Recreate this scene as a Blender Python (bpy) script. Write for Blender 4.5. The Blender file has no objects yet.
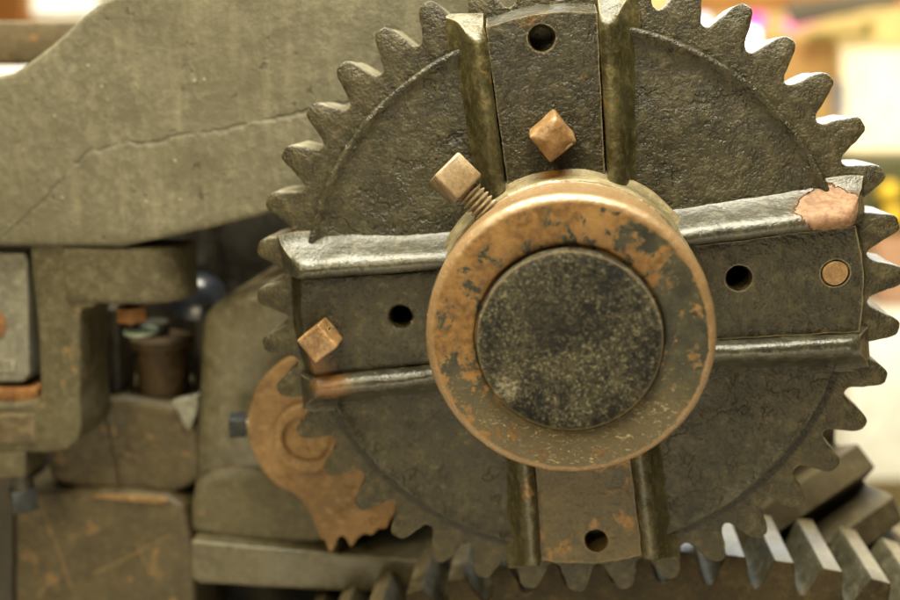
import bpy, bmesh, math, random
from mathutils import Vector, Matrix, noise
from math import sin, cos, pi, radians, hypot, atan2

random.seed(7)
S = bpy.context.scene
COL = S.collection
H = 1.2                       # height of the gear axle above the floor

# ------------------------------------------------------------------ camera
F_PX = 970.9                  # focal length in pixels of a 900 px wide picture
RX = Vector((0.99382691, 0.0, 0.11094172))        # right / down / forward of the camera, gear frame (x, down, away)
RD = Vector((0.0240648, 0.97619075, -0.21557482))
RF = Vector((-0.10830028, 0.21691385, 0.97016464))
CG = Vector((-0.00731561, -0.13098686, -0.59511296))


def W(g):                     # gear frame (x, down, away) -> world
    return Vector((g[0], g[2], H - g[1]))


cd = bpy.data.cameras.new('camera')
cam = bpy.data.objects.new('camera', cd)
COL.objects.link(cam)
r_, u_, b_ = Vector((RX.x, RX.z, -RX.y)), Vector((-RD.x, -RD.z, RD.y)), Vector((-RF.x, -RF.z, RF.y))
mw = Matrix((r_, u_, b_)).transposed().to_4x4()
mw.translation = W(CG)
cam.matrix_world = mw
cd.sensor_width = 36.0
cd.sensor_fit = 'HORIZONTAL'
cd.lens = F_PX / 900 * 36
cd.clip_start = 0.02
cd.clip_end = 60
cd.dof.use_dof = True
cd.dof.focus_distance = 0.560
cd.dof.aperture_fstop = 3.0
S.camera = cam

# ------------------------------------------------------------------ light
world = bpy.data.worlds.new('World')
S.world = world
world.use_nodes = True
bg = world.node_tree.nodes['Background']
bg.inputs[0].default_value = (1.0, 0.82, 0.46, 1)
bg.inputs[1].default_value = 0.03


def area(name, loc, target, size, power, col, sy=None):
    l = bpy.data.lights.new(name, 'AREA')
    l.shape = 'RECTANGLE'
    l.size = size
    l.size_y = sy or size
    l.energy = power
    l.color = col
    o = bpy.data.objects.new(name, l)
    COL.objects.link(o)
    o.location = loc
    o.rotation_euler = (Vector(target) - Vector(loc)).to_track_quat('-Z', 'Y').to_euler()
    return o


area('skylight_lamp', (-0.15, -0.14, H + 1.25), (0, 0, H), 1.4, 74, (1.0, 0.95, 0.74), 0.8)
area('front_lamp', (-0.75, -1.4, H + 1.05), (0, 0, H), 0.4, 15, (1.0, 0.85, 0.50))
area('low_lamp', (0.05, -1.5, H - 0.80), (0, 0, H - 0.1), 1.3, 12, (1.0, 0.87, 0.58), 0.5)
area('rear_skylight', (0.25, 1.7, H + 1.15), (0, 0, H), 2.2, 62, (0.86, 0.95, 1.0), 0.9)
area('hall_lamp_or_added_light', (1.4, 1.6, H + 1.6), (1.3, 3.1, H - 0.2), 1.2, 46, (1.0, 0.88, 0.58))  # unseen light added to brighten the hall wall
S.view_settings.view_transform = 'Standard'
S.view_settings.look = 'None'
S.view_settings.exposure = 0.6
S.view_settings.gamma = 1.0


# ------------------------------------------------------------------ geometry helpers
def P(px, py, z):
    """point of the plane z metres behind the gear face that the camera sees at (px, py) of the 900x600 photo"""
    d = RX * ((px - 450) / F_PX) + RD * ((py - 300) / F_PX) + RF
    s = (z - CG.z) / d.z
    return W(CG + d * s)


def link(name, me, mat=None, parent=None):
    o = bpy.data.objects.new(name, me)
    COL.objects.link(o)
    if mat:
        me.materials.clear()
        me.materials.append(mat)
    if parent:
        o.parent = parent
        root = parent
        m = Matrix.Translation(parent.location)
        while root.parent:
            root = root.parent
            m = Matrix.Translation(root.location) @ m
        me.transform(m.inverted())      # meshes are laid out in world space
    return o


def tag(o, label, cat, group=None, kind=None):
    if label:
        o['label'] = label
    if cat:
        o['category'] = cat
    if group:
        o['group'] = group
    if kind:
        o['kind'] = kind
    return o


def thing(name, loc, label, cat, group=None):
    o = bpy.data.objects.new(name, None)
    o.empty_display_size = 0.02
    COL.objects.link(o)
    o.location = loc
    return tag(o, label, cat, group)


def smooth(me, ang=38):
    for p in me.polygons:
        p.use_smooth = True
    me.set_sharp_from_angle(angle=radians(ang))


def apply_mods(o):
    dg = bpy.context.evaluated_depsgraph_get()
    me = bpy.data.meshes.new_from_object(o.evaluated_get(dg))
    old = o.data
    o.modifiers.clear()
    o.data = me
    bpy.data.meshes.remove(old)
    return me


def jitter(me, amp, sc, seed=0.0, amp2=0.0, sc2=1.0):
    off = Vector((seed * 3.1, seed * 7.7, seed * 1.3))
    for v in me.vertices:
        d = noise.noise_vector(v.co * sc + off) * amp
        if amp2:
            d += noise.noise_vector(v.co * sc2 + off) * amp2
        v.co += d


def finish(name, bm, mat, parent=None, bevel=0.0, seg=3, sub=0.0, amp=0.0, sc=60, seed=0, ang=38, cut=None, amp2=0.0, sc2=250):
    """bmesh in world space -> one object; optional boolean cutters, bevel, subdivision to edge length `sub`, noise"""
    bmesh.ops.recalc_face_normals(bm, faces=bm.faces[:])
    me = bpy.data.meshes.new(name)
    bm.to_mesh(me)
    bm.free()
    o = bpy.data.objects.new(name, me)
    COL.objects.link(o)
    cutters = []
    for cb in (cut or []):
        bmesh.ops.recalc_face_normals(cb, faces=cb.faces[:])
        cm = bpy.data.meshes.new('cut')
        cb.to_mesh(cm)
        cb.free()
        co = bpy.data.objects.new('cut', cm)
        COL.objects.link(co)
        cutters.append(co)
        m = o.modifiers.new('b', 'BOOLEAN')
        m.object = co
        m.operation = 'DIFFERENCE'
        m.solver = 'EXACT'
    if bevel:
        m = o.modifiers.new('v', 'BEVEL')
        m.width = bevel
        m.segments = seg
        m.limit_method = 'ANGLE'
        m.angle_limit = radians(32)
        m.use_clamp_overlap = True
    if o.modifiers:
        me = apply_mods(o)
    for c in cutters:
        cm = c.data
        bpy.data.objects.remove(c)
        bpy.data.meshes.remove(cm)
    if sub:
        b2 = bmesh.new()
        b2.from_mesh(me)
        bmesh.ops.triangulate(b2, faces=b2.faces[:])
        for _ in range(7):
            es = [e for e in b2.edges if e.calc_length() > sub]
            if not es or len(b2.faces) > 60000:
                break
            bmesh.ops.subdivide_edges(b2, edges=es, cuts=1)
            bmesh.ops.triangulate(b2, faces=[f for f in b2.faces if len(f.verts) > 3])
        b2.to_mesh(me)
        b2.free()
    if amp or amp2:
        jitter(me, amp, sc, seed, amp2, sc2)
    smooth(me, ang)
    bpy.data.objects.remove(o)
    me.name = name
    return link(name, me, mat, parent)


def add_poly_prism(bm, pts, vec):
    """closed polygon pts (world) extruded along vec"""
    a = [bm.verts.new(p) for p in pts]
    b = [bm.verts.new(p + vec) for p in pts]
    n = len(pts)
    bm.faces.new(a)
    bm.faces.new(list(reversed(b)))
    for i in range(n):
        j = (i + 1) % n
        bm.faces.new((a[i], b[i], b[j], a[j]))


def chaikin(pts, it=2):
    for _ in range(it):
        q = []
        for i in range(len(pts)):
            a, b = pts[i], pts[(i + 1) % len(pts)]
            q += [(a[0] * .75 + b[0] * .25, a[1] * .75 + b[1] * .25), (a[0] * .25 + b[0] * .75, a[1] * .25 + b[1] * .75)]
        pts = q
    return pts


def px_prism(pts, z, depth, it=0):
    bm = bmesh.new()
    if it:
        pts = chaikin(pts, it)
    add_poly_prism(bm, [P(x, y, z) for x, y in pts], Vector((0, depth, 0)))
    return bm


def frame_of(axis, up=Vector((0, 0, 1))):
    a = axis.normalized()
    x = up.cross(a)
    if x.length < 1e-4:
        x = Vector((1, 0, 0)).cross(a)
    x.normalize()
    y = a.cross(x)
    return x, y, a


def add_lathe(bm, prof, origin, axis, n=64, rot=0.0, jit=0.0):
    """prof: list of (radius, height along axis)"""
    x, y, a = frame_of(axis)
    rows = []
    for r, h in prof:
        if r < 1e-6:
            rows.append([bm.verts.new(origin + a * h)])
        else:
            rows.append([bm.verts.new(origin + a * h + (x * cos(rot + 2 * pi * k / n) + y * sin(rot + 2 * pi * k / n)) * r) for k in range(n)])
    for r0, r1 in zip(rows, rows[1:]):
        for k in range(n):
            l = (k + 1) % n
            if len(r0) == 1 and len(r1) == 1:
                continue
            if len(r0) == 1:
                bm.faces.new((r0[0], r1[l], r1[k]))
            elif len(r1) == 1:
                bm.faces.new((r0[k], r0[l], r1[0]))
            else:
                bm.faces.new((r0[k], r0[l], r1[l], r1[k]))
    for r0 in (rows[0], rows[-1]):
        if len(r0) > 2:
            bm.faces.new(r0)


def lathe(prof, origin, axis, n=64, rot=0.0):
    bm = bmesh.new()
    add_lathe(bm, prof, origin, axis, n, rot)
    return bm


def box(c, sx, sy, sz, rot=None):
    bm = bmesh.new()
    bmesh.ops.create_cube(bm, size=1)
    m = Matrix.Diagonal((sx, sy, sz, 1))
    if rot is not None:
        m = rot.to_4x4() @ m
    m.translation = Vector(c)
    bm.transform(m)
    return bm


def cyl(c, axis, r, h, n=40):
    return lathe([(r, 0), (r, h)], Vector(c), Vector(axis), n)


def solid_loops(loops):
    """list of vertex loops (same count), bridged in order and closed back to the first: a ring solid"""
    bm = bmesh.new()
    rows = [[bm.verts.new(p) for p in lp] for lp in loops]
    n = len(rows[0])
    for a, b in zip(rows, rows[1:] + rows[:1]):
        for i in range(n):
            j = (i + 1) % n
            bm.faces.new((a[i], a[j], b[j], b[i]))
    return bm


# ------------------------------------------------------------------ materials
class N:
    def __init__(self, name):
        self.m = bpy.data.materials.new(name)
        self.m.use_nodes = True
        self.t = self.m.node_tree
        self.b = self.t.nodes['Principled BSDF']
        self.pos = self.t.nodes.new('ShaderNodeNewGeometry').outputs['Position']

    def n(self, kind, **kw):
        nd = self.t.nodes.new(kind)
        for k, v in kw.items():
            if k.startswith('_'):
                setattr(nd, k[1:], v)
            else:
                key = int(k[1:]) if k[0] == 'i' and k[1:].isdigit() else k.replace('__', ' ')
                if hasattr(v, 'is_linked') or isinstance(v, bpy.types.NodeSocket):
                    self.t.links.new(v, nd.inputs[key])
                else:
                    nd.inputs[key].default_value = v
        return nd

    def noise(self, scale, detail=5, rough=0.6, dist=0.0, vec=None, off=0.0):
        v = vec or self.pos
        if off:
            v = self.n('ShaderNodeVectorMath', _operation='ADD', i0=v, i1=(off, off * 1.7, off * .6)).outputs[0]
        return self.n('ShaderNodeTexNoise', Vector=v, Scale=scale, Detail=detail, Roughness=rough, Distortion=dist).outputs['Fac']

    def voro(self, scale, rnd=1.0, feat='F1'):
        return self.n('ShaderNodeTexVoronoi', _feature=feat, Vector=self.pos, Scale=scale, Randomness=rnd).outputs['Distance']

    def ramp(self, f, a, b, hard=False):
        return self.n('ShaderNodeMapRange', _clamp=True, _interpolation_type='LINEAR' if hard else 'SMOOTHSTEP', i0=f, i1=a, i2=b, i3=0.0, i4=1.0).outputs[0]

    def mix(self, f, a, b):
        nd = self.t.nodes.new('ShaderNodeMix')
        nd.data_type = 'RGBA'
        for key, v in ((0, f), (6, a), (7, b)):
            if isinstance(v, bpy.types.NodeSocket):
                self.t.links.new(v, nd.inputs[key])
            else:
                nd.inputs[key].default_value = (*v, 1) if isinstance(v, tuple) and len(v) == 3 else v
        return nd.outputs[2]

    def math(self, op, a, b=0.0, clamp=False):
        return self.n('ShaderNodeMath', _operation=op, _use_clamp=clamp, i0=a, i1=b).outputs[0]

    def add(self, *xs):
        s = xs[0]
        for x in xs[1:]:
            s = self.math('ADD', s, x)
        return s

    def edge(self, radius):
        """worn convex / concave edges: how far the rounded normal leaves the true one"""
        bv = self.n('ShaderNodeBevel', _samples=4, Radius=radius).outputs[0]
        g = self.n('ShaderNodeNewGeometry').outputs['Normal']
        d = self.n('ShaderNodeVectorMath', _operation='DOT_PRODUCT', i0=bv, i1=g).outputs['Value']
        return self.math('SUBTRACT', 1.0, d)

    def near(self, c, r0, r1, wob=0.0, sc=150):
        d = self.n('ShaderNodeVectorMath', _operation='DISTANCE', i0=self.pos, i1=tuple(c)).outputs['Value']
        if wob:
            d = self.add(d, self.math('MULTIPLY', self.math('SUBTRACT', self.noise(sc, 6, .65), 0.5), wob))
        return self.math('SUBTRACT', 1.0, self.ramp(d, r0, r1))

    def out(self, col, rough, height=None, dist=0.001, strength=1.0, metal=0.0, spec=0.5):
        for k, v in (('Base Color', col), ('Roughness', rough), ('Metallic', metal), ('Specular IOR Level', spec)):
            if isinstance(v, bpy.types.NodeSocket):
                self.t.links.new(v, self.b.inputs[k])
            else:
                self.b.inputs[k].default_value = (*v, 1) if isinstance(v, tuple) else v
        if height is not None:
            bp = self.n('ShaderNodeBump', Strength=strength, Distance=dist, Height=height)
            self.t.links.new(bp.outputs[0], self.b.inputs['Normal'])
        return self.m


def iron(name, dark, mid, light, chip=None, chip_t=0.62, rust=None, rust_t=0.6, rough=(0.38, 0.7), bump=1.0, fine=1.0, scale=1.0, wear=None, wear_r=0.002, off=0.0, extra=None, spec=0.5):
    k = N(name)
    n1 = k.noise(28 * scale, 6, .6, off=off)
    n2 = k.noise(120 * scale, 7, .65, off=off + 3)
    n3 = k.noise(520 * scale, 4, .6, off=off + 5)
    flake = k.noise(55 * scale, 5, .58, 0.2, off=off + 9)
    c = k.mix(k.ramp(n1, .35, .65), dark, mid)
    c = k.mix(k.math('MULTIPLY', k.ramp(n2, .45, .72), .75), c, light)
    c = k.mix(k.math('MULTIPLY', k.ramp(n3, .52, .72), .35), c, light)
    c = k.mix(k.math('MULTIPLY', k.ramp(n3, .48, .3), .5), c, tuple(x * .5 for x in dark))
    fm = k.ramp(flake, chip_t - .02, chip_t + .02)
    h = k.add(k.math('MULTIPLY', n1, 1.2 * bump), k.math('MULTIPLY', n2, .9 * bump), k.math('MULTIPLY', n3, .28 * fine))
    if chip:
        c = k.mix(k.math('MULTIPLY', fm, .5), c, chip)
        h = k.add(h, k.math('MULTIPLY', fm, -.42))
    if rust:
        rn = k.noise(45 * scale, 8, .7, .3, off=off + 21)
        c = k.mix(k.math('MULTIPLY', k.ramp(rn, rust_t, rust_t + .09), .85), c, rust)
    if wear:
        e = k.edge(wear_r)
        wn = k.math('MULTIPLY', e, k.math('MULTIPLY', n2, 2.0))
        c = k.mix(k.math('MULTIPLY', k.ramp(wn, .04, .2), .7), c, wear)
    rg = k.n('ShaderNodeMapRange', i0=k.add(k.math('MULTIPLY', n2, .6), k.math('MULTIPLY', n1, .4)), i1=.35, i2=.65, i3=rough[0], i4=rough[1]).outputs[0]
    if extra:
        c, h, rg = extra(k, c, h, rg)
    return k.out(c, rg, h, .0016, 1.0, spec=spec)


def plain(name, col, rough=.6, emit=0.0):
    k = N(name)
    c = k.mix(k.ramp(k.noise(14, 4), .3, .7), tuple(x * .85 for x in col), tuple(min(1, x * 1.1) for x in col))
    k.out(c, rough)
    if emit:
        k.t.links.new(c, k.b.inputs['Emission Color'])
        k.b.inputs['Emission Strength'].default_value = emit
    return k.m


WEAR = (.30, .23, .13)
def step_shade(k, c, h, rg):
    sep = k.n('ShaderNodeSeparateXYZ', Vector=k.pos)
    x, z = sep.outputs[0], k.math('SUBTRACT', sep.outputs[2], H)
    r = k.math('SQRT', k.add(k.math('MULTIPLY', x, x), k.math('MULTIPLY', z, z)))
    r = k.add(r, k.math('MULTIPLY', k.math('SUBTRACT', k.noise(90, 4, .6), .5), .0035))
    m = k.math('MULTIPLY', k.ramp(k.math('ABSOLUTE', k.math('SUBTRACT', r, .1690)), .0042, .0028), k.ramp(z, .03, -.05))  # shade below the raised web step, painted into the lower half's colour
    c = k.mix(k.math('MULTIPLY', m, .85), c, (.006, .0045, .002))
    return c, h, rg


M_rim = iron('rim iron', (.016, .0127, .0047), (.036, .0285, .011), (.09, .071, .032), wear=WEAR, bump=.8, fine=2.4, rough=(.22, .42), spec=.36, extra=step_shade)
M_web = iron('web paint', (.012, .0102, .0038), (.028, .0235, .0095), (.068, .056, .026), chip=(.03, .024, .013), chip_t=.58, bump=.9, fine=2.4, rough=(.13, .31), spec=.4, extra=step_shade)
def bolt_shade_rust(k, c, h, rg):
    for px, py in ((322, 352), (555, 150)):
        m = k.near(P(px, py, -.016), .010, .022, .012, 90)  # contact shade around and below each bolt, painted into the plate colour
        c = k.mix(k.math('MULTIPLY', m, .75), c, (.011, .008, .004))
    m = k.near(P(319, 372, -.016), .004, .016, .018, 120)
    c = k.mix(k.math('MULTIPLY', m, .6), c, (.16, .075, .02))
    return c, h, rg


M_plate = iron('plate paint', (.010, .0083, .0034), (.022, .0185, .0075), (.058, .047, .02), rust=(.15, .075, .024), rust_t=.60, wear=WEAR, bump=1.0, fine=2.0, rough=(.13, .3), spec=.42, extra=bolt_shade_rust)
M_rib = iron('rib paint', (.018, .017, .011), (.036, .033, .021), (.08, .07, .042), rust=(.2, .10, .035), rust_t=.64, wear=(.26, .2, .11), bump=.6, fine=.6, rough=(.13, .3), spec=.5)
M_rib_olive = iron('olive oily rib paint', (.027, .023, .009), (.052, .044, .018), (.115, .095, .042), rust=(.22, .11, .03), rust_t=.60, wear=(.3, .23, .11), bump=.75, fine=.7, rough=(.16, .34), off=4, spec=.4)
M_plate_brown = iron('brown stained plate paint', (.045, .032, .011), (.075, .054, .02), (.12, .088, .035), rust=(.24, .12, .03), rust_t=.56, wear=WEAR, bump=.7, fine=1.2, rough=(.24, .45), off=6, spec=.3)

CHIP_C = P(831, 200, -.022)


def chipped(k, c, h, rg):
    m = k.near(CHIP_C, .0180, .0190, .014, 70)
    pk = k.mix(k.ramp(k.noise(240, 5, .65), .35, .68), (.12, .055, .024), (.22, .125, .066))
    halo = k.near(CHIP_C, .0185, .0265, .014, 70)
    c = k.mix(k.math('MULTIPLY', halo, .55), c, (.06, .03, .012))
    return k.mix(m, c, pk), k.add(h, k.math('MULTIPLY', m, -.9)), k.add(rg, k.math('MULTIPLY', m, .45))


M_rib_chip = iron('rib paint with bare patch', (.018, .017, .012), (.036, .033, .022), (.08, .07, .045), bump=.6, fine=.6, spec=.5, rough=(.13, .3), wear=(.26, .2, .11), extra=chipped)

# hub collar: orange rust on the upper half, scuffed grey-green paint over the rest
HUBC = W((0, 0, 0))


def collar_mat():
    k = N('collar rust and paint')
    sep = k.n('ShaderNodeSeparateXYZ', Vector=k.pos)
    x, y, z = sep.outputs[0], sep.outputs[1], k.math('SUBTRACT', sep.outputs[2], H)
    n1 = k.noise(88, 9, .72, .2, off=2.1)
    n1 = k.add(k.math('MULTIPLY', n1, 1.5), -.25)
    n2 = k.noise(230, 6, .6)
    n3 = k.noise(700, 3, .6)
    lean = k.add(k.math('MULTIPLY', z, 2.1), k.math('MULTIPLY', x, -1.35))
    r = hypotn = k.math('SQRT', k.add(k.math('MULTIPLY', x, x), k.math('MULTIPLY', z, z)))
    rim = k.ramp(r, .0708, .0742)
    f = k.add(n1, lean)
    f = k.add(f, k.math('MULTIPLY', rim, .6))
    m = k.ramp(f, .520, .532)
    edge = k.math('SUBTRACT', k.ramp(f, .508, .520), k.ramp(f, .528, .54))
    rust = k.mix(k.ramp(n2, .3, .7), (.075, .036, .010), (.175, .090, .026))
    rust = k.mix(k.math('MULTIPLY', k.ramp(k.noise(33, 5, .6, off=8), .45, .65), .6), rust, (.235, .13, .045))
    rust = k.mix(k.math('MULTIPLY', rim, .8), rust, (.23, .15, .078))
    paint = k.mix(k.ramp(k.noise(75, 5, .6, off=4), .35, .65), (.014, .014, .009), (.036, .033, .018))
    low = k.ramp(z, .0, -.06)
    paint = k.mix(k.math('MULTIPLY', low, .6), paint, (.11, .08, .034))
    scr = k.noise(260, 3, .7, 2.5, vec=k.n('ShaderNodeVectorMath', _operation='MULTIPLY', i0=k.pos, i1=(.5, 1, 1.3)).outputs[0])
    paint = k.mix(k.math('MULTIPLY', k.math('MULTIPLY', k.ramp(scr, .58, .68), k.add(low, .15)), .8), paint, (.36, .29, .17))
    c = k.mix(m, paint, rust)
    c = k.mix(k.math('MULTIPLY', edge, .45), c, (.46, .34, .19))
    rg = k.n('ShaderNodeMapRange', i0=k.add(k.math('MULTIPLY', m, .12), n2), i1=.3, i2=.8, i3=.28, i4=.5).outputs[0]
    rg = k.math('SUBTRACT', rg, k.math('MULTIPLY', rim, .2))
    turn = k.t.nodes.new('ShaderNodeTexNoise')
    turn.noise_dimensions = '1D'
    turn.inputs['Scale'].default_value = 1400
    turn.inputs['Detail'].default_value = 3
    k.t.links.new(r, turn.inputs['W'])
    h = k.add(k.math('MULTIPLY', m, -.42), k.math('MULTIPLY', n2, .30), k.math('MULTIPLY', n3, .16), k.math('MULTIPLY', n1, .25), k.math('MULTIPLY', turn.outputs['Fac'], .05))
    return k.out(c, rg, h, .0016, 1.0, metal=k.math('MULTIPLY', rim, .2), spec=k.add(.26, k.math('MULTIPLY', rim, .6)))


M_collar = collar_mat()


def shaft_mat():
    k = N('pitted shaft end')
    n1 = k.noise(30, 6, .6)
    n2 = k.noise(230, 9, .85)
    n3 = k.noise(520, 8, .85, off=3)
    v = k.voro(330)
    f = k.add(n2, k.math('MULTIPLY', n1, .5), -.25)
    c = k.mix(k.ramp(f, .42, .62), (.003, .0026, .0016), (.055, .048, .026))
    c = k.mix(k.math('MULTIPLY', k.ramp(n3, .5, .64), k.ramp(f, .36, .58)), c, (.26, .225, .14))
    c = k.mix(k.math('MULTIPLY', k.ramp(v, .28, .1), .6), c, (.006, .005, .003))
    c = k.mix(k.math('MULTIPLY', k.near(P(506, 388, -.104), .002, .010, .016, 260), k.ramp(n3, .42, .56)), c, (.26, .23, .16))
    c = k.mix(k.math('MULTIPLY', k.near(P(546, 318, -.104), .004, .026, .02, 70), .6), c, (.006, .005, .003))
    side = k.edge(.002)
    c = k.mix(k.math('MULTIPLY', k.ramp(side, .02, .12), .8), c, (.34, .24, .12))
    h = k.add(k.math('MULTIPLY', n2, .9), k.math('MULTIPLY', n3, .35), k.math('MULTIPLY', v, .3))
    return k.out(c, k.n('ShaderNodeMapRange', i0=n2, i1=.3, i2=.7, i3=.34, i4=.6).outputs[0], h, .0018, 1.0, spec=.2)


M_shaft = shaft_mat()
M_flank = iron('worn tooth flank', (.10, .09, .06), (.165, .15, .105), (.26, .24, .18), bump=.5, fine=.8, rough=(.34, .5), spec=.34)
M_land = iron('worn tooth land', (.085, .066, .033), (.14, .112, .06), (.22, .18, .105), bump=.3, fine=.4, rough=(.4, .6), spec=.4)
M_flank_low = iron('oiled tooth flank', (.035, .030, .016), (.062, .055, .032), (.11, .10, .065), bump=.9, fine=1.2, rough=(.5, .7), spec=.14)
M_bar = iron('dull brown gear tooth', (.045, .034, .017), (.068, .052, .027), (.10, .08, .045), bump=.4, rough=(.6, .8), spec=.15)
def drip(k, c, h, rg):
    m = k.near(P(553, 168, -.02), .004, .014, .012, 120)
    return k.mix(k.math('MULTIPLY', m, .8), c, (.24, .10, .015)), h, rg


def orange_stain(k, c, h, rg):
    m = k.near(P(328, 386, -.026), .004, .02, .02, 100)
    return k.mix(k.math('MULTIPLY', m, .6), c, (.2, .085, .02)), h, k.add(rg, k.math('MULTIPLY', m, .15))


M_fillet = iron('hub fillet', (.10, .08, .04), (.17, .135, .07), (.28, .23, .135), bump=.5, rough=(.35, .6), extra=drip)
M_rib_stain = iron('rib paint with orange stain', (.018, .017, .011), (.036, .033, .021), (.08, .07, .042), rust=(.2, .10, .035), rust_t=.64, wear=(.26, .2, .11), bump=.6, fine=.6, rough=(.13, .3), spec=.5, extra=orange_stain)
M_brass = iron('worn bolt steel', (.13, .085, .042), (.20, .14, .075), (.30, .225, .135), bump=.15, fine=.35, rough=(.28, .45), wear=(.55, .45, .3), wear_r=.0012)
M_copper = iron('coppery rusted bolt', (.12, .062, .022), (.21, .118, .045), (.33, .20, .088), bump=.25, fine=.4, rough=(.3, .5), wear=(.55, .38, .22), wear_r=.0014)
M_thread = iron('screw thread steel', (.10, .07, .035), (.22, .16, .09), (.4, .32, .2), bump=.15, rough=(.25, .4))


def crack(k, c, h, rg):
    """the long raised casting seam that wanders across the arm"""
    sep = k.n('ShaderNodeSeparateXYZ', Vector=k.pos)
    x, z = sep.outputs[0], sep.outputs[2]
    a, b = P(60, 158, .062), P(300, 112, .062)
    g = (b.z - a.z) / (b.x - a.x)
    line = k.add(k.math('MULTIPLY', k.math('SUBTRACT', x, a.x), g), a.z)
    line = k.add(line, k.math('MULTIPLY', k.math('SUBTRACT', k.noise(22, 2, .5), .5), .016), k.math('MULTIPLY', k.math('SUBTRACT', k.noise(150, 3, .6), .5), .007))
    line = k.math('SUBTRACT', line, k.math('MULTIPLY', k.math('MAXIMUM', k.math('SUBTRACT', P(88, 150, .062).x, x), 0.0), .72))
    d = k.math('SUBTRACT', z, line)
    below = k.ramp(d, .0014, -.0014)
    groove = k.math('MULTIPLY', k.ramp(k.math('ABSOLUTE', d), .0026, .0004), k.ramp(k.noise(30, 3, off=6), .35, .5))
    st = k.noise(1.0, 5, .6, vec=k.n('ShaderNodeVectorMath', _operation='MULTIPLY', i0=k.pos, i1=(70, 70, 13)).outputs[0])
    c = k.mix(k.math('MULTIPLY', k.ramp(st, .5, .68), .4), c, (.19, .172, .112))
    big = k.noise(9, 4, .6, off=11)
    c = k.mix(k.math('MULTIPLY', k.ramp(big, .42, .66), .45), c, (.07, .06, .034))
    sp_ = k.math('MULTIPLY', k.ramp(k.voro(75), .12, .05), k.ramp(k.noise(25, 3, off=14), .5, .6))
    c = k.mix(k.math('MULTIPLY', sp_, .7), c, (.27, .25, .17))
    pit = k.math('MULTIPLY', k.ramp(k.noise(95, 4, .6, off=17), .64, .7), k.ramp(big, .4, .55))
    c = k.mix(k.math('MULTIPLY', pit, .6), c, (.04, .034, .02))
    h = k.add(h, k.math('MULTIPLY', pit, -.5), k.math('MULTIPLY', sp_, .3))
    c = k.mix(k.math('MULTIPLY', groove, .22), c, (.035, .03, .018))
    return c, k.add(h, k.math('MULTIPLY', below, .6), k.math('MULTIPLY', groove, -.7)), rg


M_arm = iron('grey green casting', (.088, .078, .050), (.106, .095, .062), (.165, .150, .102), bump=.7, fine=1.0, scale=1.3, rough=(.55, .8), extra=crack, spec=.3)
M_cast = iron('olive casting', (.044, .036, .017), (.067, .056, .029), (.11, .094, .053), bump=.5, fine=.5, rough=(.5, .75), rust=(.16, .10, .042), rust_t=.6, spec=.35)
M_castshine = iron('smooth olive casting', (.047, .039, .019), (.070, .059, .031), (.115, .099, .057), bump=.35, fine=.4, rough=(.3, .5), off=2, spec=.5)
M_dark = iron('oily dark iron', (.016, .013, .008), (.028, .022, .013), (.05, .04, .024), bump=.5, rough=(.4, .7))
M_brown = iron('brown greasy iron', (.055, .038, .017), (.085, .06, .028), (.12, .09, .045), bump=.4, rough=(.35, .6), rust=(.2, .1, .035), rust_t=.6)
M_rust = iron('orange rusted flange', (.10, .056, .02), (.165, .095, .038), (.24, .15, .07), bump=.5, fine=.6, rough=(.5, .75), chip=(.11, .055, .02), chip_t=.62, spec=.3)
M_gap = iron('dark rusted cylinder', (.022, .013, .005), (.042, .025, .009), (.085, .05, .018), bump=.5, rough=(.5, .75), spec=.25)
M_rustdeep = iron('deep rust', (.10, .04, .009), (.19, .078, .017), (.28, .135, .04), bump=.5, rough=(.5, .75))
M_black = iron('black bolt', (.010, .011, .012), (.02, .021, .022), (.05, .055, .056), bump=.3, rough=(.45, .65), spec=.25, wear=(.10, .105, .105), wear_r=.0012)
M_teeth = iron('greasy gear iron', (.018, .0125, .005), (.034, .024, .0105), (.062, .045, .021), bump=.7, fine=1.2, rough=(.45, .65), spec=.14, wear=(.22, .165, .09))
M_steel = iron('grey tool steel', (.10, .095, .075), (.15, .14, .105), (.22, .205, .16), bump=.2, rough=(.3, .5), wear=(.4, .37, .29))

# ------------------------------------------------------------------ the big gear
G0 = Vector((0, 0, H))
gear = thing('spur_gear', G0, 'large dark iron spur gear with cross shaped spokes and a rust flaked round hub', 'gear')
NT, RT, RR = 39, .200, .180
PH = radians(60.94)               # angle of the first tooth, anticlockwise in the picture
FW = .044                         # face width


def tooth_loop(nt, rt, rr, phase, prof, wob=0.0, seed=1):
    """closed outline (angle, radius); prof = [(fraction of pitch from the centre line, fraction of height)] from root to tip"""
    rnd = random.Random(seed)
    pts = []
    pa = 2 * pi / nt
    for k in range(nt):
        c = phase + k * pa
        dl, dh = rnd.uniform(-wob, wob), rnd.uniform(-wob, wob)
        one = [(-f, h) for f, h in prof] + [(f, h) for f, h in reversed(prof) if f > 0]
        for f, h in one:
            hh = h * (1 + dh * .8) if h > .4 else h
            pts.append((c + (f + dl * (.25 if h > .5 else 0)) * pa, rr + (rt - rr) * hh))
    return pts


PROF = [(.47, -.02), (.405, .04), (.36, .14), (.325, .28), (.29, .42), (.255, .56), (.22, .70), (.185, .82), (.145, .92), (.09, .985), (0, 1.0)]


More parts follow.
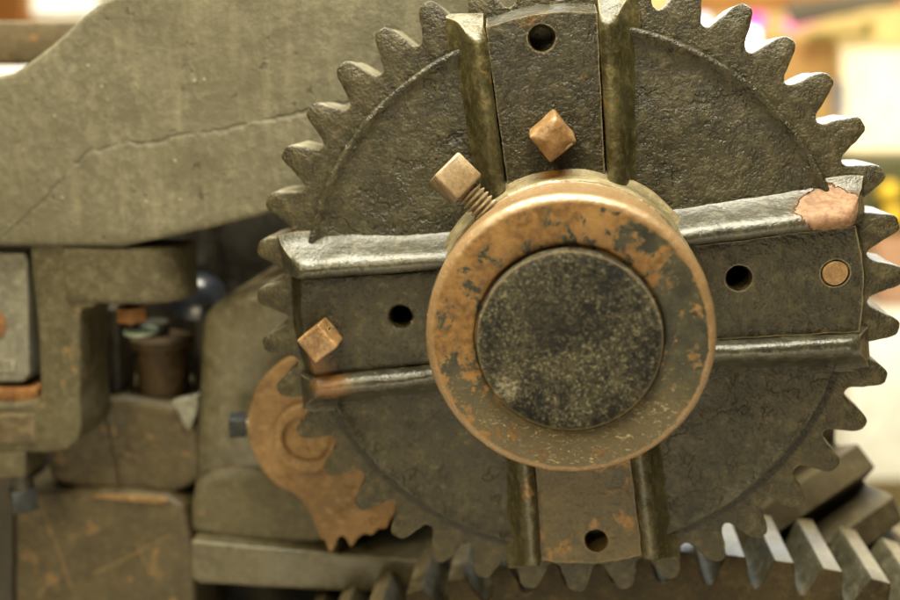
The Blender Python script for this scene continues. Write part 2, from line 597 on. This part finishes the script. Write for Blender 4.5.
def gear_ring(name, mat, parent, nt, rt, rr, phase, prof, centre, r_in, z0, z1, ch, wob=.06, amp=.0006, sc=160, seed=1, flank=None, land=None):
    lp = tooth_loop(nt, rt, rr, phase, prof, wob, seed)
    n = len(lp)

    def loop(rfun, z):
        return [centre + Vector((cos(a) * rfun(r), z, sin(a) * rfun(r))) for a, r in lp]
    # inset the outline a little for the chamfer: towards the tooth centre line and down
    pa = 2 * pi / nt

    def inset(d):
        out = []
        for a, r in lp:
            k = round((a - phase) / pa)
            f = a - phase - k * pa
            fr = f / pa
            h = (r - rr) / (rt - rr)
            s = 0 if h < .02 else 1
            nf = f - (1 if f > 0 else -1 if f < 0 else 0) * s * d * .8 / r
            out.append((phase + k * pa + nf, r - d * (.35 if h < .9 else .9)))
        return out

    def L(pts, z):
        return [centre + Vector((cos(a) * r, z, sin(a) * r)) for a, r in pts]
    i1, i2 = inset(ch), inset(ch * .35)
    steps = [z0 + ch + (z1 - z0 - 2 * ch) * q for q in (0, .33, .66, 1)]
    inner = [(a, r_in) for a, r in lp]
    nl = len(lp)
    mid = [(a, (r_in + rr) / 2) for a, r in lp]
    loops = [L(inner, z0), L(mid, z0), L([(a, rr - .0015) for a, r in lp], z0), L(i1, z0), L(i2, z0 + ch * .3)] + [L(lp, s) for s in steps] + [L(i2, z1 - ch * .3), L(i1, z1), L([(a, rr - .0015) for a, r in lp], z1), L(inner, z1)]
    bm = solid_loops(loops)
    bmesh.ops.recalc_face_normals(bm, faces=bm.faces[:])
    me = bpy.data.meshes.new(name)
    bm.to_mesh(me)
    bm.free()
    for p in me.polygons:
        if 5 <= p.index // nl <= 7:
            p.material_index = 1
    jitter(me, amp, sc, seed, amp * .6, sc * 3)
    smooth(me, 42)
    o = link(name, me, mat, parent)
    me.materials.append(flank or mat)
    for p in me.polygons:
        p.material_index = 1 if 5 <= p.index // nl <= 7 else 0
    if land:
        me.materials.append(land)
        per = len(prof) * 2 - 1
        for p in me.polygons:
            if 4 <= p.index // nl <= 8 and abs(p.index % nl % per - (len(prof) - 1.5)) < 1.1:
                p.material_index = 2
    return o


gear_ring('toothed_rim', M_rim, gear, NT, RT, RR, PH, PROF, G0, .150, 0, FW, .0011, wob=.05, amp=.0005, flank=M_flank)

# raised web with a rounded shoulder
fw = Vector((0, -1, 0))           # out of the gear face, towards the camera
HOLES = {0: P(739, 278, -.016), 1: P(541.5, 38, -.016), 2: P(400, 317, -.016), 3: P(596, 541, -.016)}
wp = [(.0, -.03), (.1665, -.03), (.1668, .0002), (.1663, .0060), (.1652, .0076), (.1634, .0078), (.1612, .0058), (.157, .0045)]
for i in range(1, 40):
    q = i / 39
    wp.append((.157 * (1 - q) + .03 * q, .0045 + .003 * q))
wp.append((0, .0075))
bm = lathe(wp, G0, fw, 240)
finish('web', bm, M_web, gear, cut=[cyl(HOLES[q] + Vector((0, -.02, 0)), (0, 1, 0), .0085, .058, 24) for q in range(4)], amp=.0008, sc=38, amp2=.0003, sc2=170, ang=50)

ROT = radians(6.7)
ZP, ZR = .016, .028               # how far the spoke plates / the ribs stand out of the gear face


def sp(th, u, v, h):
    """point of a spoke: u along it, v across it, h out of the gear face"""
    return G0 + Vector((cos(th) * u - sin(th) * v, -h, sin(th) * u + cos(th) * v))


def rib_bm(th, side, r0=.066, r1=.168, slim=1.0):
    prof = [(.0322, .002), (.0322, .0140), (.0323, .0190), (.0328, .0224), (.0340, .0248), (.0360, .0262), (.0384, .0266), (.0408, .0260), (.0430, .0243), (.0450, .0214), (.0467, .0178), (.0486, .0142), (.0508, .0105), (.0530, .0074), (.0555, .0050), (.0582, .0034), (.0600, .0022), (.0600, -.002)]
    bm = bmesh.new()
    rows = []
    nu = 46
    for i in range(nu + 1):
        t = i / nu
        u = r0 + (r1 - r0) * t
        tap = .935 + .065 * (u - .085) / .085
        drop = max(0.0, (t - .965) / .035) ** 2
        row = []
        for v, h in prof:
            v = .0322 + (v - .0322) * slim
            hh = h * (1 - .10 * drop) if h > .01 else h
            vv = v * tap + (.0455 - v) * .10 * drop
            uu = u + (.1785 - r1) * (1 - min(1, h / .0258)) * max(0.0, (t - .93) / .07)
            row.append(bm.verts.new(sp(th, uu, side * vv, hh)))
        rows.append(row)
    for a, b in zip(rows, rows[1:]):
        for j in range(len(prof) - 1):
            bm.faces.new((a[j], a[j + 1], b[j + 1], b[j]))
    bm.faces.new(rows[0])
    bm.faces.new(list(reversed(rows[-1])))
    return bm


for q in range(4):
    th = ROT + q * pi / 2
    bm = bmesh.new()
    w0, w1 = .0282, .0318
    pts = [sp(th, .060, -w0, ZP), sp(th, .060, w0, ZP)] + [sp(th, (.1722, .1715, .1665, .1705)[q] - .0009 * (s / 4) ** 2 * 4, w1 * -s / 4, ZP) for s in (-4, -2, 0, 2, 4)]
    add_poly_prism(bm, pts, Vector((0, ZP + .004, 0)))
    for v in bm.verts:
        if v.co.y > -.001 and (v.co - G0).length > .15:
            v.co += sp(th, .0068 + (0, .001, .006, .002)[q], 0, 0) - G0
    holes = [lathe([(0, -.002), (.0088, -.002), (.0080, 0), (.0069, .0022), (.0068, .024), (0, .024)], HOLES[q], Vector((0, 1, 0)), 32)]
    if q == 0:
        holes.append(cyl(P(835, 273, -ZP) + Vector((0, -.02, 0)), (0, 1, 0), .0082, .0232, 28))
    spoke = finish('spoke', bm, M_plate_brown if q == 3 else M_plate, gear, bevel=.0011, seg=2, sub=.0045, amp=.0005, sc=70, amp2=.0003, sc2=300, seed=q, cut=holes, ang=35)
    for s in (1, -1):
        m = M_rib_chip if (q == 0 and s == 1) else M_rib_olive if q % 2 else M_rib_stain if (q == 2 and s == 1) else M_rib
        finish('rib', rib_bm(th, s, r1=(.166, .1635, .1630, .1675)[q], slim=.88 if q % 2 else 1.0), m, spoke, amp=.0008, sc=40, amp2=.0003, sc2=150, seed=q * 2 + s, ang=50)

# hub collar
prof = [(.0832, .0150), (.0812, .0172), (.0799, .0205), (.0791, .0255), (.0786, .032), (.0783, .038), (.0772, .0385), (.0768, .0395), (.0770, .060), (.0772, .080), (.0768, .0905)]
for i in range(1, 9):
    a = i / 8 * pi / 2
    prof.append((.0768 - .0055 * (1 - cos(a)), .0905 + .0055 * sin(a)))
prof += [(.060, .0962), (.0520, .0960), (.0505, .0952), (.0500, .0925), (.0470, .0925)]
base = [p for p in prof if p[1] <= .0386]
rest = [p for p in prof if p[1] >= .038]
collar = finish('hub_collar', lathe([(.07, .03)] + rest + [(.0470, .03)], G0, fw, 160), M_collar, gear, amp=.0005, sc=30, amp2=.00022, sc2=200, ang=45)
finish('hub_fillet', lathe([(.06, .01), (.0840, .010)] + base + [(.07, .0383), (.06, .0375)], G0, fw, 128), M_fillet, gear, amp=.0009, sc=50, ang=60)
shaft = finish('shaft_end', lathe([(0, .06), (.0486, .06), (.0486, .1020), (.0478, .1035), (.0462, .1042), (.04, .1041), (.03, .1042), (.02, .1041), (.01, .1042), (0, .1042)], G0, fw, 128), M_shaft, gear, amp=.0003, sc=60, ang=35)

# square set screw standing out of the hub
zs = -.042
h0, h1 = P(489, 213, zs), P(452, 176, zs)
axis = (h1 - h0).normalized()
screw = thing('set_screw', (0, 0, 0), None, None)
screw.parent = gear
screw.location = h0 - G0
cx, cy, ca = frame_of(axis, Vector((0, 1, 0)))
hr = Matrix((cx, cy, ca)).transposed() @ Matrix.Rotation(radians(24), 3, 'Z')
bm = box(h0 + axis * .0275, .0205, .0205, .0190, hr)
finish('screw_head', bm, M_brass, screw, bevel=.0016, seg=3)
bm = bmesh.new()
prof = [(0, -.012), (.0062, -.012)]
for i in range(10):
    prof += [(.0062, -.0115 + i * .0031), (.0066, -.0108 + i * .0031), (.0083, -.0099 + i * .0031), (.0083, -.0093 + i * .0031)]
prof += [(.0062, .0195), (0, .0195)]
finish('screw_thread', lathe(prof, h0, axis, 40), M_thread, screw, ang=60)


def square_bolt(px, py, z, size, spin, pyr, h, mat, tilt=(0, 0)):
    """square headed bolt in a spoke plate, end on; pyr = height of the pointed end"""
    c = P(px, py, z)
    a = Vector((tilt[0], -1, tilt[1])).normalized()
    x, y, a = frame_of(a)
    s = size / 2
    bm = bmesh.new()

    def ring(sc, hh):
        return [bm.verts.new(c + (x * cos(spin + k * pi / 2 + pi / 4) + y * sin(spin + k * pi / 2 + pi / 4)) * (s * sc * 1.414) + a * hh) for k in range(4)]
    r0, r1, r2 = ring(1, -h), ring(1.0, 0), ring(.6 if pyr else .96, pyr or .001)
    top = ring(.2, pyr * 1.5) if pyr else None
    seq = [r0, r1, r2] + ([top] if top else [])
    for p, q in zip(seq, seq[1:]):
        for k in range(4):
            bm.faces.new((p[k], p[(k + 1) % 4], q[(k + 1) % 4], q[k]))
    bm.faces.new(r0)
    bm.faces.new(list(reversed(seq[-1])))
    return finish('square_bolt', bm, mat, gear, bevel=.0014, seg=3, sub=.003, amp=.0005, sc=110)


square_bolt(553, 140, -.034, .0195, radians(40), .0024, .024, M_copper, (.05, -.18))
square_bolt(317, 344, -.034, .0180, radians(38), 0, .024, M_copper, (0, -.02))
finish('rivet', lathe([(0, -.01), (.0072, -.01), (.0072, .0003), (.0066, .001), (.003, .0013), (0, .0013)], P(835, 273, -ZP + .0008), fw, 32), M_copper, gear, amp=.0003, sc=120)

# ------------------------------------------------------------------ the wide gear below
LC = Vector((.097, 0, H - .690))
lower = thing('spur_gear', LC, 'wide faced lower gear with bright polished teeth meshing under the spoked gear', 'gear')
t4 = P(833, 570, .02)
ph = atan2(t4.z - LC.z, t4.x - LC.x)
LPROF = [(.5, 0), (.45, .0), (.395, .06), (.35, .2), (.32, .35), (.29, .52), (.26, .7), (.23, .86), (.21, .95), (.185, 1.0), (0, 1.0)]
LR = hypot(t4.z - LC.z, t4.x - LC.x)
gear_ring('toothed_rim', M_teeth, lower, 101, LR, LR - .0215, ph, LPROF, LC, LR - .07, .02, .100, .0012, wob=.02, amp=.00025, seed=4, flank=M_flank_low, land=M_land)
finish('web', lathe([(.05, -.085), (LR - .066, -.085), (LR - .066, -.035), (.05, -.035)], LC, fw, 96), M_dark, lower)
finish('hub', lathe([(0, -.11), (.08, -.11), (.08, -.01), (.07, 0), (0, 0)], LC, fw, 64), M_dark, lower)

# ------------------------------------------------------------------ the skewed gear far right behind
AX = Vector((.80, .42, .40)).normalized()
bx, by, ba = frame_of(AX)
bc = P(787, 495, .22)
rear = thing('helical_gear', bc, 'blurred dark gear with broad slanting teeth behind the lower right of the spoked gear', 'gear')
lp = tooth_loop(16, .118, .092, radians(8), [(.47, 0), (.43, .04), (.36, .35), (.29, .7), (.24, .95), (.21, 1.0), (0, 1.0)], .0, 8)
bm = bmesh.new()
rows = []
for d, sc in ((-.16, .97), (-.155, 1), (-.03, 1), (.018, 1), (.021, .975)):
    rows.append([bm.verts.new(bc + ba * d + (bx * cos(a) + by * sin(a)) * r * sc) for a, r in lp])
for a, b in zip(rows, rows[1:]):
    for i in range(len(lp)):
        j = (i + 1) % len(lp)
        bm.faces.new((a[i], a[j], b[j], b[i]))
bm.faces.new(rows[0])
bm.faces.new(list(reversed(rows[-1])))
finish('toothed_rim', bm, M_bar, rear, ang=35)
finish('hub', lathe([(0, .0), (.045, .0), (.045, .035), (.04, .04), (0, .04)], bc, AX, 40), M_dark, rear)

# ------------------------------------------------------------------ left-hand castings
arm_px = [(-60, 78), (-5, 76), (12, 73), (26, 64), (46, 49), (66, 32), (84, 14), (98, 3), (120, -8), (160, -22), (300, -60), (470, -90), (640, -60), (640, 60), (560, 150), (420, 190), (330, 200), (271, 213), (215, 227), (165, 238), (122, 247), (60, 246.5), (-60, 246)]
finish('arched_casting', px_prism(arm_px, .062, .05), M_arm, bevel=.004, seg=4, sub=.009, amp=.0009, sc=22, amp2=.0004, sc2=120)
arm = COL.objects['arched_casting']
tag(arm, 'broad grey green cast arm with a ragged seam, filling the upper left behind the gear', 'casting')

br_px = [(29, 247), (33, 241.5), (58, 241), (63, 246.5), (96, 247), (96, 307), (82, 309), (79.5, 320), (80, 400), (82, 425), (78, 440), (66, 450), (50, 453), (-60, 453), (-60, 405), (18, 405), (36, 401), (41, 396), (37, 330)]
bracket = thing('clamp_bracket', P(40, 453, .066), 'hook shaped cast clamp bracket at the left edge under the broad arm', 'bracket')
finish('body', px_prism(br_px, .066, .05), M_cast, bracket, bevel=.006, seg=4, sub=.008, amp=.0008, sc=30)
xa, xb, ya, za, zb = P(62, 276, .0645).x, P(176, 276, .0645).x, .0645, P(120, 305, .0645).z, P(120, 247.5, .0645).z
plan = [(xa, ya), (xb - .034, ya)] + [(xb - .034 + .034 * sin(a), ya + .026 - .026 * cos(a)) for a in (i * pi / 16 for i in range(1, 9))] + [(xb, ya + .045), (xa, ya + .045)]
bm = bmesh.new()
add_poly_prism(bm, [Vector((x, y, za)) for x, y in plan], Vector((0, 0, zb - za)))
finish('crossbar', bm, M_cast, bracket, bevel=.004, seg=3, sub=.008, amp=.0006, sc=30, ang=50)
finish('rusty_ledge', px_prism([(-60, 386), (37, 388), (38, 412), (-60, 412)], .0745, .04), M_rustdeep, bracket, bevel=.003, seg=2, sub=.006, amp=.001, sc=60)
finish('lip', px_prism([(-60, 416), (34, 414), (37, 444), (-60, 446)], .0640, .01), M_brown, bracket, bevel=.002, seg=2, sub=.005, amp=.0014, sc=110)

blk = thing('steel_block', P(0, 380, .074), 'small grey steel block with worn raised letters held inside the hook of the bracket', 'block')
bl = finish('body', px_prism([(-60, 253), (24, 253), (27, 260), (29, 374), (23, 382), (-60, 383)], .074, .04), M_steel, blk, bevel=.0018, seg=3, sub=.008, amp=.0003, sc=60)
finish('rusty_boss', lathe([(0, -.004), (.0125, -.004), (.0125, .001), (.010, .002), (0, .002)], P(-9, 323, .074), fw, 40), M_rustdeep, blk)
# raised letters (only their right ends are in the picture)
cu = bpy.data.curves.new('t', 'FONT')
cu.body = 'EEI'
cu.size = .013
cu.extrude = .0009
cu.align_x = 'RIGHT'
to = bpy.data.objects.new('t', cu)
COL.objects.link(to)
tm = bpy.data.meshes.new_from_object(to.evaluated_get(bpy.context.evaluated_depsgraph_get()))
bpy.data.objects.remove(to)
tm.transform(Matrix.Translation(P(16, 371, .0735)) @ Matrix.Rotation(pi / 2, 4, 'X'))
link('raised_letters', tm, M_steel, blk)

nb = thing('square_bolt', P(20, 515, .075), 'square headed steel bolt hanging under the hook of the clamp bracket', 'bolt')
finish('nut', px_prism([(-30, 452), (25, 452), (25, 478), (-30, 480)], .066, .03), M_cast, nb, bevel=.002, seg=3)
finish('shank', cyl(P(24, 495, .078), (0, 0, 1), .008, .034, 24), M_dark, nb)
c = P(24, 498, .078)
finish('head', box(c, .0185, .0185, .0175, Matrix.Rotation(radians(38), 3, 'Z')), M_black, nb, bevel=.0012, seg=2)

# pedestal behind the gear's left side
ped = thing('bearing_pedestal', P(255, 545, .10), 'tall olive cast pedestal with a worn shiny shoulder, left behind the gear teeth', 'pedestal')
ped_px = [(197, 322), (203, 312), (222, 298), (250, 288), (300, 280), (360, 275), (430, 300), (430, 545), (189, 545), (188, 500), (193, 440), (196, 380)]
o = finish('body', px_prism(ped_px, .090, .07, 1), M_castshine, ped, bevel=.014, seg=6, sub=.007, amp=.0016, sc=18, amp2=.0005, sc2=90, ang=60)
finish('rear_shoulder', px_prism([(206, 316), (222, 300), (245, 285), (270, 268), (290, 258), (360, 250), (400, 330), (220, 340)], .125, .06, 1), M_brown, ped, bevel=.012, seg=5, sub=.008, amp=.001, sc=30, ang=60)
finish('foot', px_prism([(189, 490), (202, 476), (235, 470), (290, 478), (330, 500), (360, 548), (189, 552)], .080, .05, 1), M_cast, ped, bevel=.009, seg=4, sub=.006, amp=.0014, sc=25, ang=60)
led = finish('ledge', px_prism([(189, 541), (193, 541), (300, 551), (440, 562), (440, 596), (300, 590), (200, 584), (190, 578)], .068, .06), M_castshine, ped, bevel=.003, seg=3, sub=.007, amp=.0008, sc=40)

# rusty flange
fl = thing('rusty_flange', P(320, 430, .056), 'orange rusted round bearing flange with a tapering lower lug behind the gear teeth', 'flange')
zf = .058
c0 = P(316, 428, zf)
out = [(247, 428), (249, 408), (256, 388), (268, 371), (286, 360), (310, 355), (340, 360), (365, 380), (380, 410), (392, 470), (395, 500), (397, 512), (390, 520), (386, 530), (378, 528), (372, 536), (364, 533), (356, 540), (350, 549), (345, 538), (338, 536), (334, 550), (329, 553), (326, 542), (320, 538), (314, 522), (305, 506), (296, 495), (280, 488), (262, 472), (251, 450)]
finish('plate', px_prism(out, zf, .02, 1), M_rust, fl, bevel=.002, seg=3, sub=.006, amp=.0006, sc=60)
ring = [(.024, -.004), (.024, .003), (.0225, .0042), (.019, .0048), (.0165, .0042), (.0155, .002), (.0150, -.004)]
bm = lathe([(r, h) for r, h in ring], P(313, 438, zf), fw, 56)
finish('ring', lathe([(0, -.004), (.0250, -.004), (.0250, .0072), (.0240, .0090), (.0185, .0094), (.0172, .008), (.0168, .0045), (0, .0045)], P(309, 436, zf), fw, 56), M_rust, fl, amp=.0003, sc=80)
bm.free()
sb = thing('flange_bolt', P(240, 425, .062), 'small black square headed bolt sticking out of the left side of the rusty flange', 'bolt')
c = P(238, 424.5, .066)
finish('head', box(c, .0125, .0150, .0150, Matrix.Rotation(radians(14), 3, 'Z') @ Matrix.Rotation(radians(10), 3, 'X')), M_black, sb, bevel=.0012, seg=2)
finish('shank', cyl(c, (1, 0, 0), .0042, .016, 20), M_thread, sb)

# things down in the dark gap
cyl_c = P(165, 398, .150)
rc = thing('rusty_cylinder', cyl_c, 'brown rusty cylinder standing in the dark gap beside the pedestal', 'cylinder')
finish('body', lathe([(0, -.004), (.021, -.004), (.021, .047), (.019, .05), (0, .05)], cyl_c, Vector((0, 0, 1)), 40), M_gap, rc, amp=.0006, sc=60)
finish('cap_ring', lathe([(.012, .046), (.0245, .046), (.0252, .049), (.0245, .053), (.014, .0555), (.012, .055)], cyl_c, Vector((0, 0, 1)), 40), M_gap, rc)
finish('pin', lathe([(0, .05), (.011, .05), (.011, .066), (0, .066)], cyl_c + Vector((-.004, 0, 0)), Vector((0, 0, 1)), 24), M_dark, rc)
on = thing('rusty_nut', P(133, 322, .10), 'bright orange rusted nut under the crossbar of the clamp bracket', 'nut')
c = P(133, 321, .10)
finish('nut', lathe([(.004, 0), (.012, 0), (.0125, .002), (.0125, .012), (.004, .012)], c, Vector((0, 0, 1)), 6, .3), M_rustdeep, on, bevel=.001, seg=2)
finish('washer', lathe([(.004, -.0035), (.0128, -.0035), (.0132, -.002), (.0128, -.0005), (.004, -.0005)], c + Vector((.006, .0, -.006)), Vector((0, 0, 1)), 32), plain('pale green washer', (.20, .25, .21), .35), on)
finish('stud', cyl(c + Vector((0, 0, -.012)), (0, 0, 1), .0045, .04, 16), M_dark, on)

k = N('dark blue glass')
k.out(k.mix(k.ramp(k.noise(60, 3), .3, .7), (.012, .014, .022), (.025, .03, .042)), .28, spec=.6)
ob = finish('oil_cup', lathe([(0, -.002), (.022, -.002), (.0235, .0), (.023, .008), (.0195, .0165), (.013, .0225), (.006, .0255), (0, .0262)], P(199, 304, .15), Vector((.2, -.35, 1)), 40), k.m)
tag(ob, 'shiny dark blue rounded oil cup glinting in the gap behind the clamp bracket', 'oil cup')

bodyx = thing('machine_bed', P(120, 500, .12), 'stained olive machine bed with a hairline crack, low on the left below the gap', 'machine bed')


def bedmarks(k, c, h, rg):
    def line(a, b, w, z, wob=.004):
        a, b = P(*a, z), P(*b, z)
        d = (b - a)
        L = d.length
        d.normalize()
        rel = k.n('ShaderNodeVectorMath', _operation='SUBTRACT', i0=k.pos, i1=tuple(a)).outputs[0]
        t = k.n('ShaderNodeVectorMath', _operation='DOT_PRODUCT', i0=rel, i1=tuple(d)).outputs['Value']
        nrm = Vector((-d.z, 0, d.x))
        s = k.n('ShaderNodeVectorMath', _operation='DOT_PRODUCT', i0=rel, i1=tuple(nrm)).outputs['Value']
        s = k.add(s, k.math('MULTIPLY', k.math('SUBTRACT', k.noise(45, 3), .5), wob))
        m = k.ramp(k.math('ABSOLUTE', s), w, w * .4)
        return k.math('MULTIPLY', m, k.math('MULTIPLY', k.ramp(t, -.002, .002), k.ramp(t, L + .002, L - .002)))
    ck = line((107, 418), (122, 492), .0011, .12, .006)
    c = k.mix(k.math('MULTIPLY', ck, .85), c, (.022, .012, .007))
    for a, b, w in (((92, 575), (170, 535), .0016), ((40, 500), (72, 590), .0018), ((135, 542), (152, 575), .0015), ((68, 538), (80, 534), .0022)):
        c = k.mix(k.math('MULTIPLY', line(a, b, w, .109), .3), c, (.20, .125, .05))
    return c, k.add(h, k.math('MULTIPLY', ck, -.6)), rg


M_bed = iron('stained machine bed', (.038, .027, .011), (.060, .045, .019), (.095, .074, .036), bump=.5, fine=.4, rough=(.42, .65), rust=(.15, .09, .035), rust_t=.56, extra=bedmarks, spec=.4)
finish('upper_body', px_prism([(46, 402), (110, 398), (160, 402), (182, 408), (200, 415), (205, 500), (46, 505)], .118, .08, 1), M_bed, bodyx, bevel=.008, seg=4, sub=.008, amp=.0014, sc=22, ang=60)
finish('lower_face', px_prism([(14, 490), (60, 490), (120, 492), (165, 495), (186, 506), (192, 545), (200, 700), (14, 700)], .109, .07), M_bed, bodyx, bevel=.005, seg=4, sub=.008, amp=.0012, sc=25, ang=60)
finish('dark_post', px_prism([(-80, 470), (13, 470), (13, 700), (-80, 700)], .14, .05), M_dark, bodyx)  # dark iron post at the left end of the bed
chipm = iron('white bare chip', (.12, .115, .09), (.19, .18, .145), (.28, .27, .22), bump=.2)
finish('bare_fin', px_prism([(171, 402), (186, 399), (197, 396), (198, 408), (194, 420), (188, 431), (183, 424), (178, 412)], .1125, .012), chipm, bodyx, bevel=.001, amp=.0006, sc=100, sub=.004)
finish('rusty_edge', px_prism([(92, 496), (120, 495.5), (160, 498), (168, 501), (164, 505), (110, 500), (92, 499)], .1065, .006), M_rust, bodyx, bevel=.001, sub=.004, amp=.0007, sc=90)

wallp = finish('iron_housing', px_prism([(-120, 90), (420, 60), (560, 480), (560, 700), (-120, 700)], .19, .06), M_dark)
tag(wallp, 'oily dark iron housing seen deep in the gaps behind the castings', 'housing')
post = finish('tie_rod', lathe([(.012, -.2), (.013, -.2), (.013, .12), (0, .12)], P(205, 300, .17), Vector((0, 0, 1)), 30), M_dark)
tag(post, 'dark upright tie rod in the shadowed gap between arm and pedestal', 'rod')
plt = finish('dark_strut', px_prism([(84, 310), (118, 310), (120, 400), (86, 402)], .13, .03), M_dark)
tag(plt, 'dark upright strut in shadow just right of the bracket hook', 'strut')

beam = finish('steel_beam', px_prism([(-120, 21), (120, 20), (120, 64), (-120, 64)], .20, .05), M_brown, bevel=.003)
tag(beam, 'brown metal bar running across behind the top left of the arm', 'beam')

# ------------------------------------------------------------------ the hall behind
def slab(name, pts, z, d, mat, label, cat, bev=.004, grp=None):
    o = finish(name, px_prism(pts, z, d), mat, bevel=bev, seg=2)
    return tag(o, label, cat, grp)


M_wall = plain('cream wall paint', (.82, .66, .34), .8)
wl = finish('hall_wall', px_prism([(-700, -500), (1500, -500), (1500, 1100), (-700, 1100)], 3.2, .1), M_wall)
tag(wl, 'blurred cream hall wall in the far background', 'wall')
fl_ = bmesh.new()
add_poly_prism(fl_, [Vector((-4, -3, 0)), Vector((4, -3, 0)), Vector((4, 3.2 - .004, 0)), Vector((-4, 3.2 - .004, 0))], Vector((0, 0, -.05)))
finish('floor', fl_, plain('pale concrete floor', (.55, .50, .40), .6))['kind'] = 'structure'


def window(name, x0, y0, x1, y1, z, lab, emit, fcol, col):
    t = thing(name, P((x0 + x1) / 2, y1, z), lab, 'window')
    finish('pane', px_prism([(x0, y0), (x1, y0), (x1, y1), (x0, y1)], z, .02), plain('daylit pane', col, .3, emit), t)
    fw_ = 6
    bm = bmesh.new()
    for q in ([(x0 - fw_, y0 - fw_), (x1 + fw_, y0 - fw_), (x1 + fw_, y0), (x0 - fw_, y0)], [(x0 - fw_, y1), (x1 + fw_, y1), (x1 + fw_, y1 + fw_), (x0 - fw_, y1 + fw_)], [(x0 - fw_, y0), (x0, y0), (x0, y1), (x0 - fw_, y1)], [(x1, y0), (x1 + fw_, y0), (x1 + fw_, y1), (x1, y1)]):
        add_poly_prism(bm, [P(a, b, z - .02) for a, b in q], Vector((0, .05, 0)))
    finish('frame', bm, plain('window frame wood', fcol, .5), t)


window('window', 842, 48, 980, 150, 3.1, 'bright overexposed window at the right edge of the hall behind the gear', .82, (.85, .74, .45), (.84, .74, .50))
window('window', 30, -40, 100, 15, 3.1, 'bright pale window with orange frame above the bar at top left', .9, (.75, .42, .12), (.80, .85, .72))
slab('plywood_sheet', [(-200, -60), (22, -60), (22, 40), (-200, 40)], 3.0, .05, plain('orange wood', (.42, .16, .03), .5), 'dark orange plywood sheet at the very top left corner behind the bar', 'plywood')
slab('white_box', [(-60, 58), (24, 58), (24, 90), (-60, 90)], 1.2, .1, plain('white card', (.9, .85, .85), .5), 'pale box showing under the bar at the left edge', 'box')
slab('timber_beam', [(660, -60), (1000, -60), (1000, 2), (690, 13)], 2.6, .1, plain('orange timber', (.42, .19, .05), .5), 'orange brown timber beam across the top right of the hall', 'beam')
slab('roof_brace', [(785, 2), (900, -12), (900, 3), (796, 26)], 2.45, .05, plain('grey brace', (.12, .10, .075), .5), 'dark grey slanting brace below the timber beam', 'brace')
slab('wooden_board', [(765, 38), (838, 38), (838, 118), (765, 118)], 2.95, .06, plain('honey board', (.80, .52, .20), .6), 'honey coloured wooden board on the far wall beside the window', 'board')
slab('metal_post', [(834, 80), (846, 80), (846, 116), (834, 116)], 2.9, .04, plain('blue grey post', (.35, .36, .42), .5), 'short blue grey post in front of the honey coloured board', 'post')
slab('green_bracket', [(812, 32), (866, 31), (866, 20), (874, 20), (874, 38), (812, 38)], 2.9, .04, plain('green bracket', (.45, .46, .13), .5), 'olive green wall bracket above the bright window', 'bracket')
slab('dark_cabinet', [(855, 158), (1000, 158), (1000, 236), (866, 236)], 2.7, .3, plain('dark green cabinet', (.09, .09, .035), .5), 'dark olive cabinet below the bright window at the right edge', 'cabinet')
slab('red_crate', [(876, 242), (1000, 242), (1000, 305), (880, 305)], 2.5, .3, plain('brick red crate', (.42, .24, .15), .5), 'faded reddish tan crate below the dark olive cabinet', 'crate')
slab('white_table', [(860, 330), (1100, 330), (1100, 480), (840, 480)], 2.2, .5, plain('white cloth', (.75, .73, .66), .6), 'pale grey white table with hanging cloth at the right edge', 'table')


def tube_lamp(a, b, r, col, lab, emit, z=2.7):
    a, b = P(*a, z), P(*b, z)
    o = finish('hall_lamp_or_added_light', lathe([(0, 0), (r * .8, .0), (r, .005), (r, (b - a).length - .005), (r * .8, (b - a).length), (0, (b - a).length)], a, b - a, 20), plain('lamp glow', col, .4, emit))
    return tag(o, lab, 'lamp', 'lamps in the hall')


tube_lamp((785, 27), (822, 13), .022, (1, .22, .42), 'slanting pink tube lamp, rightmost of the blurred lamps', 1.0)
tube_lamp((746, 20), (764, 18), .035, (1, .15, .45), 'round pink lamp glowing between two gear teeth', 1.0)
tube_lamp((744, 40), (757, 38), .036, (1, 1, 1), 'round white lamp glowing just under the pink one', 2.5)
tube_lamp((697, 22), (708, 22), .026, (1, .75, .85), 'pale pink lamp beside the topmost visible gear tooth', 1.8)
for i, (x, y, t) in enumerate(((889, 192, 'upper'), (893, 216, 'lower'))):
    o = finish('yellow_knob', lathe([(0, -.03), (.02, -.026), (.034, -.012), (.036, 0), (.034, .012), (.02, .026), (0, .03)], P(x, y, 2.66), fw, 20), plain('yellow', (.85, .6, .05), .4))
    tag(o, t + ' of the two round yellow knobs on the dark olive cabinet', 'knob', 'yellow knobs')
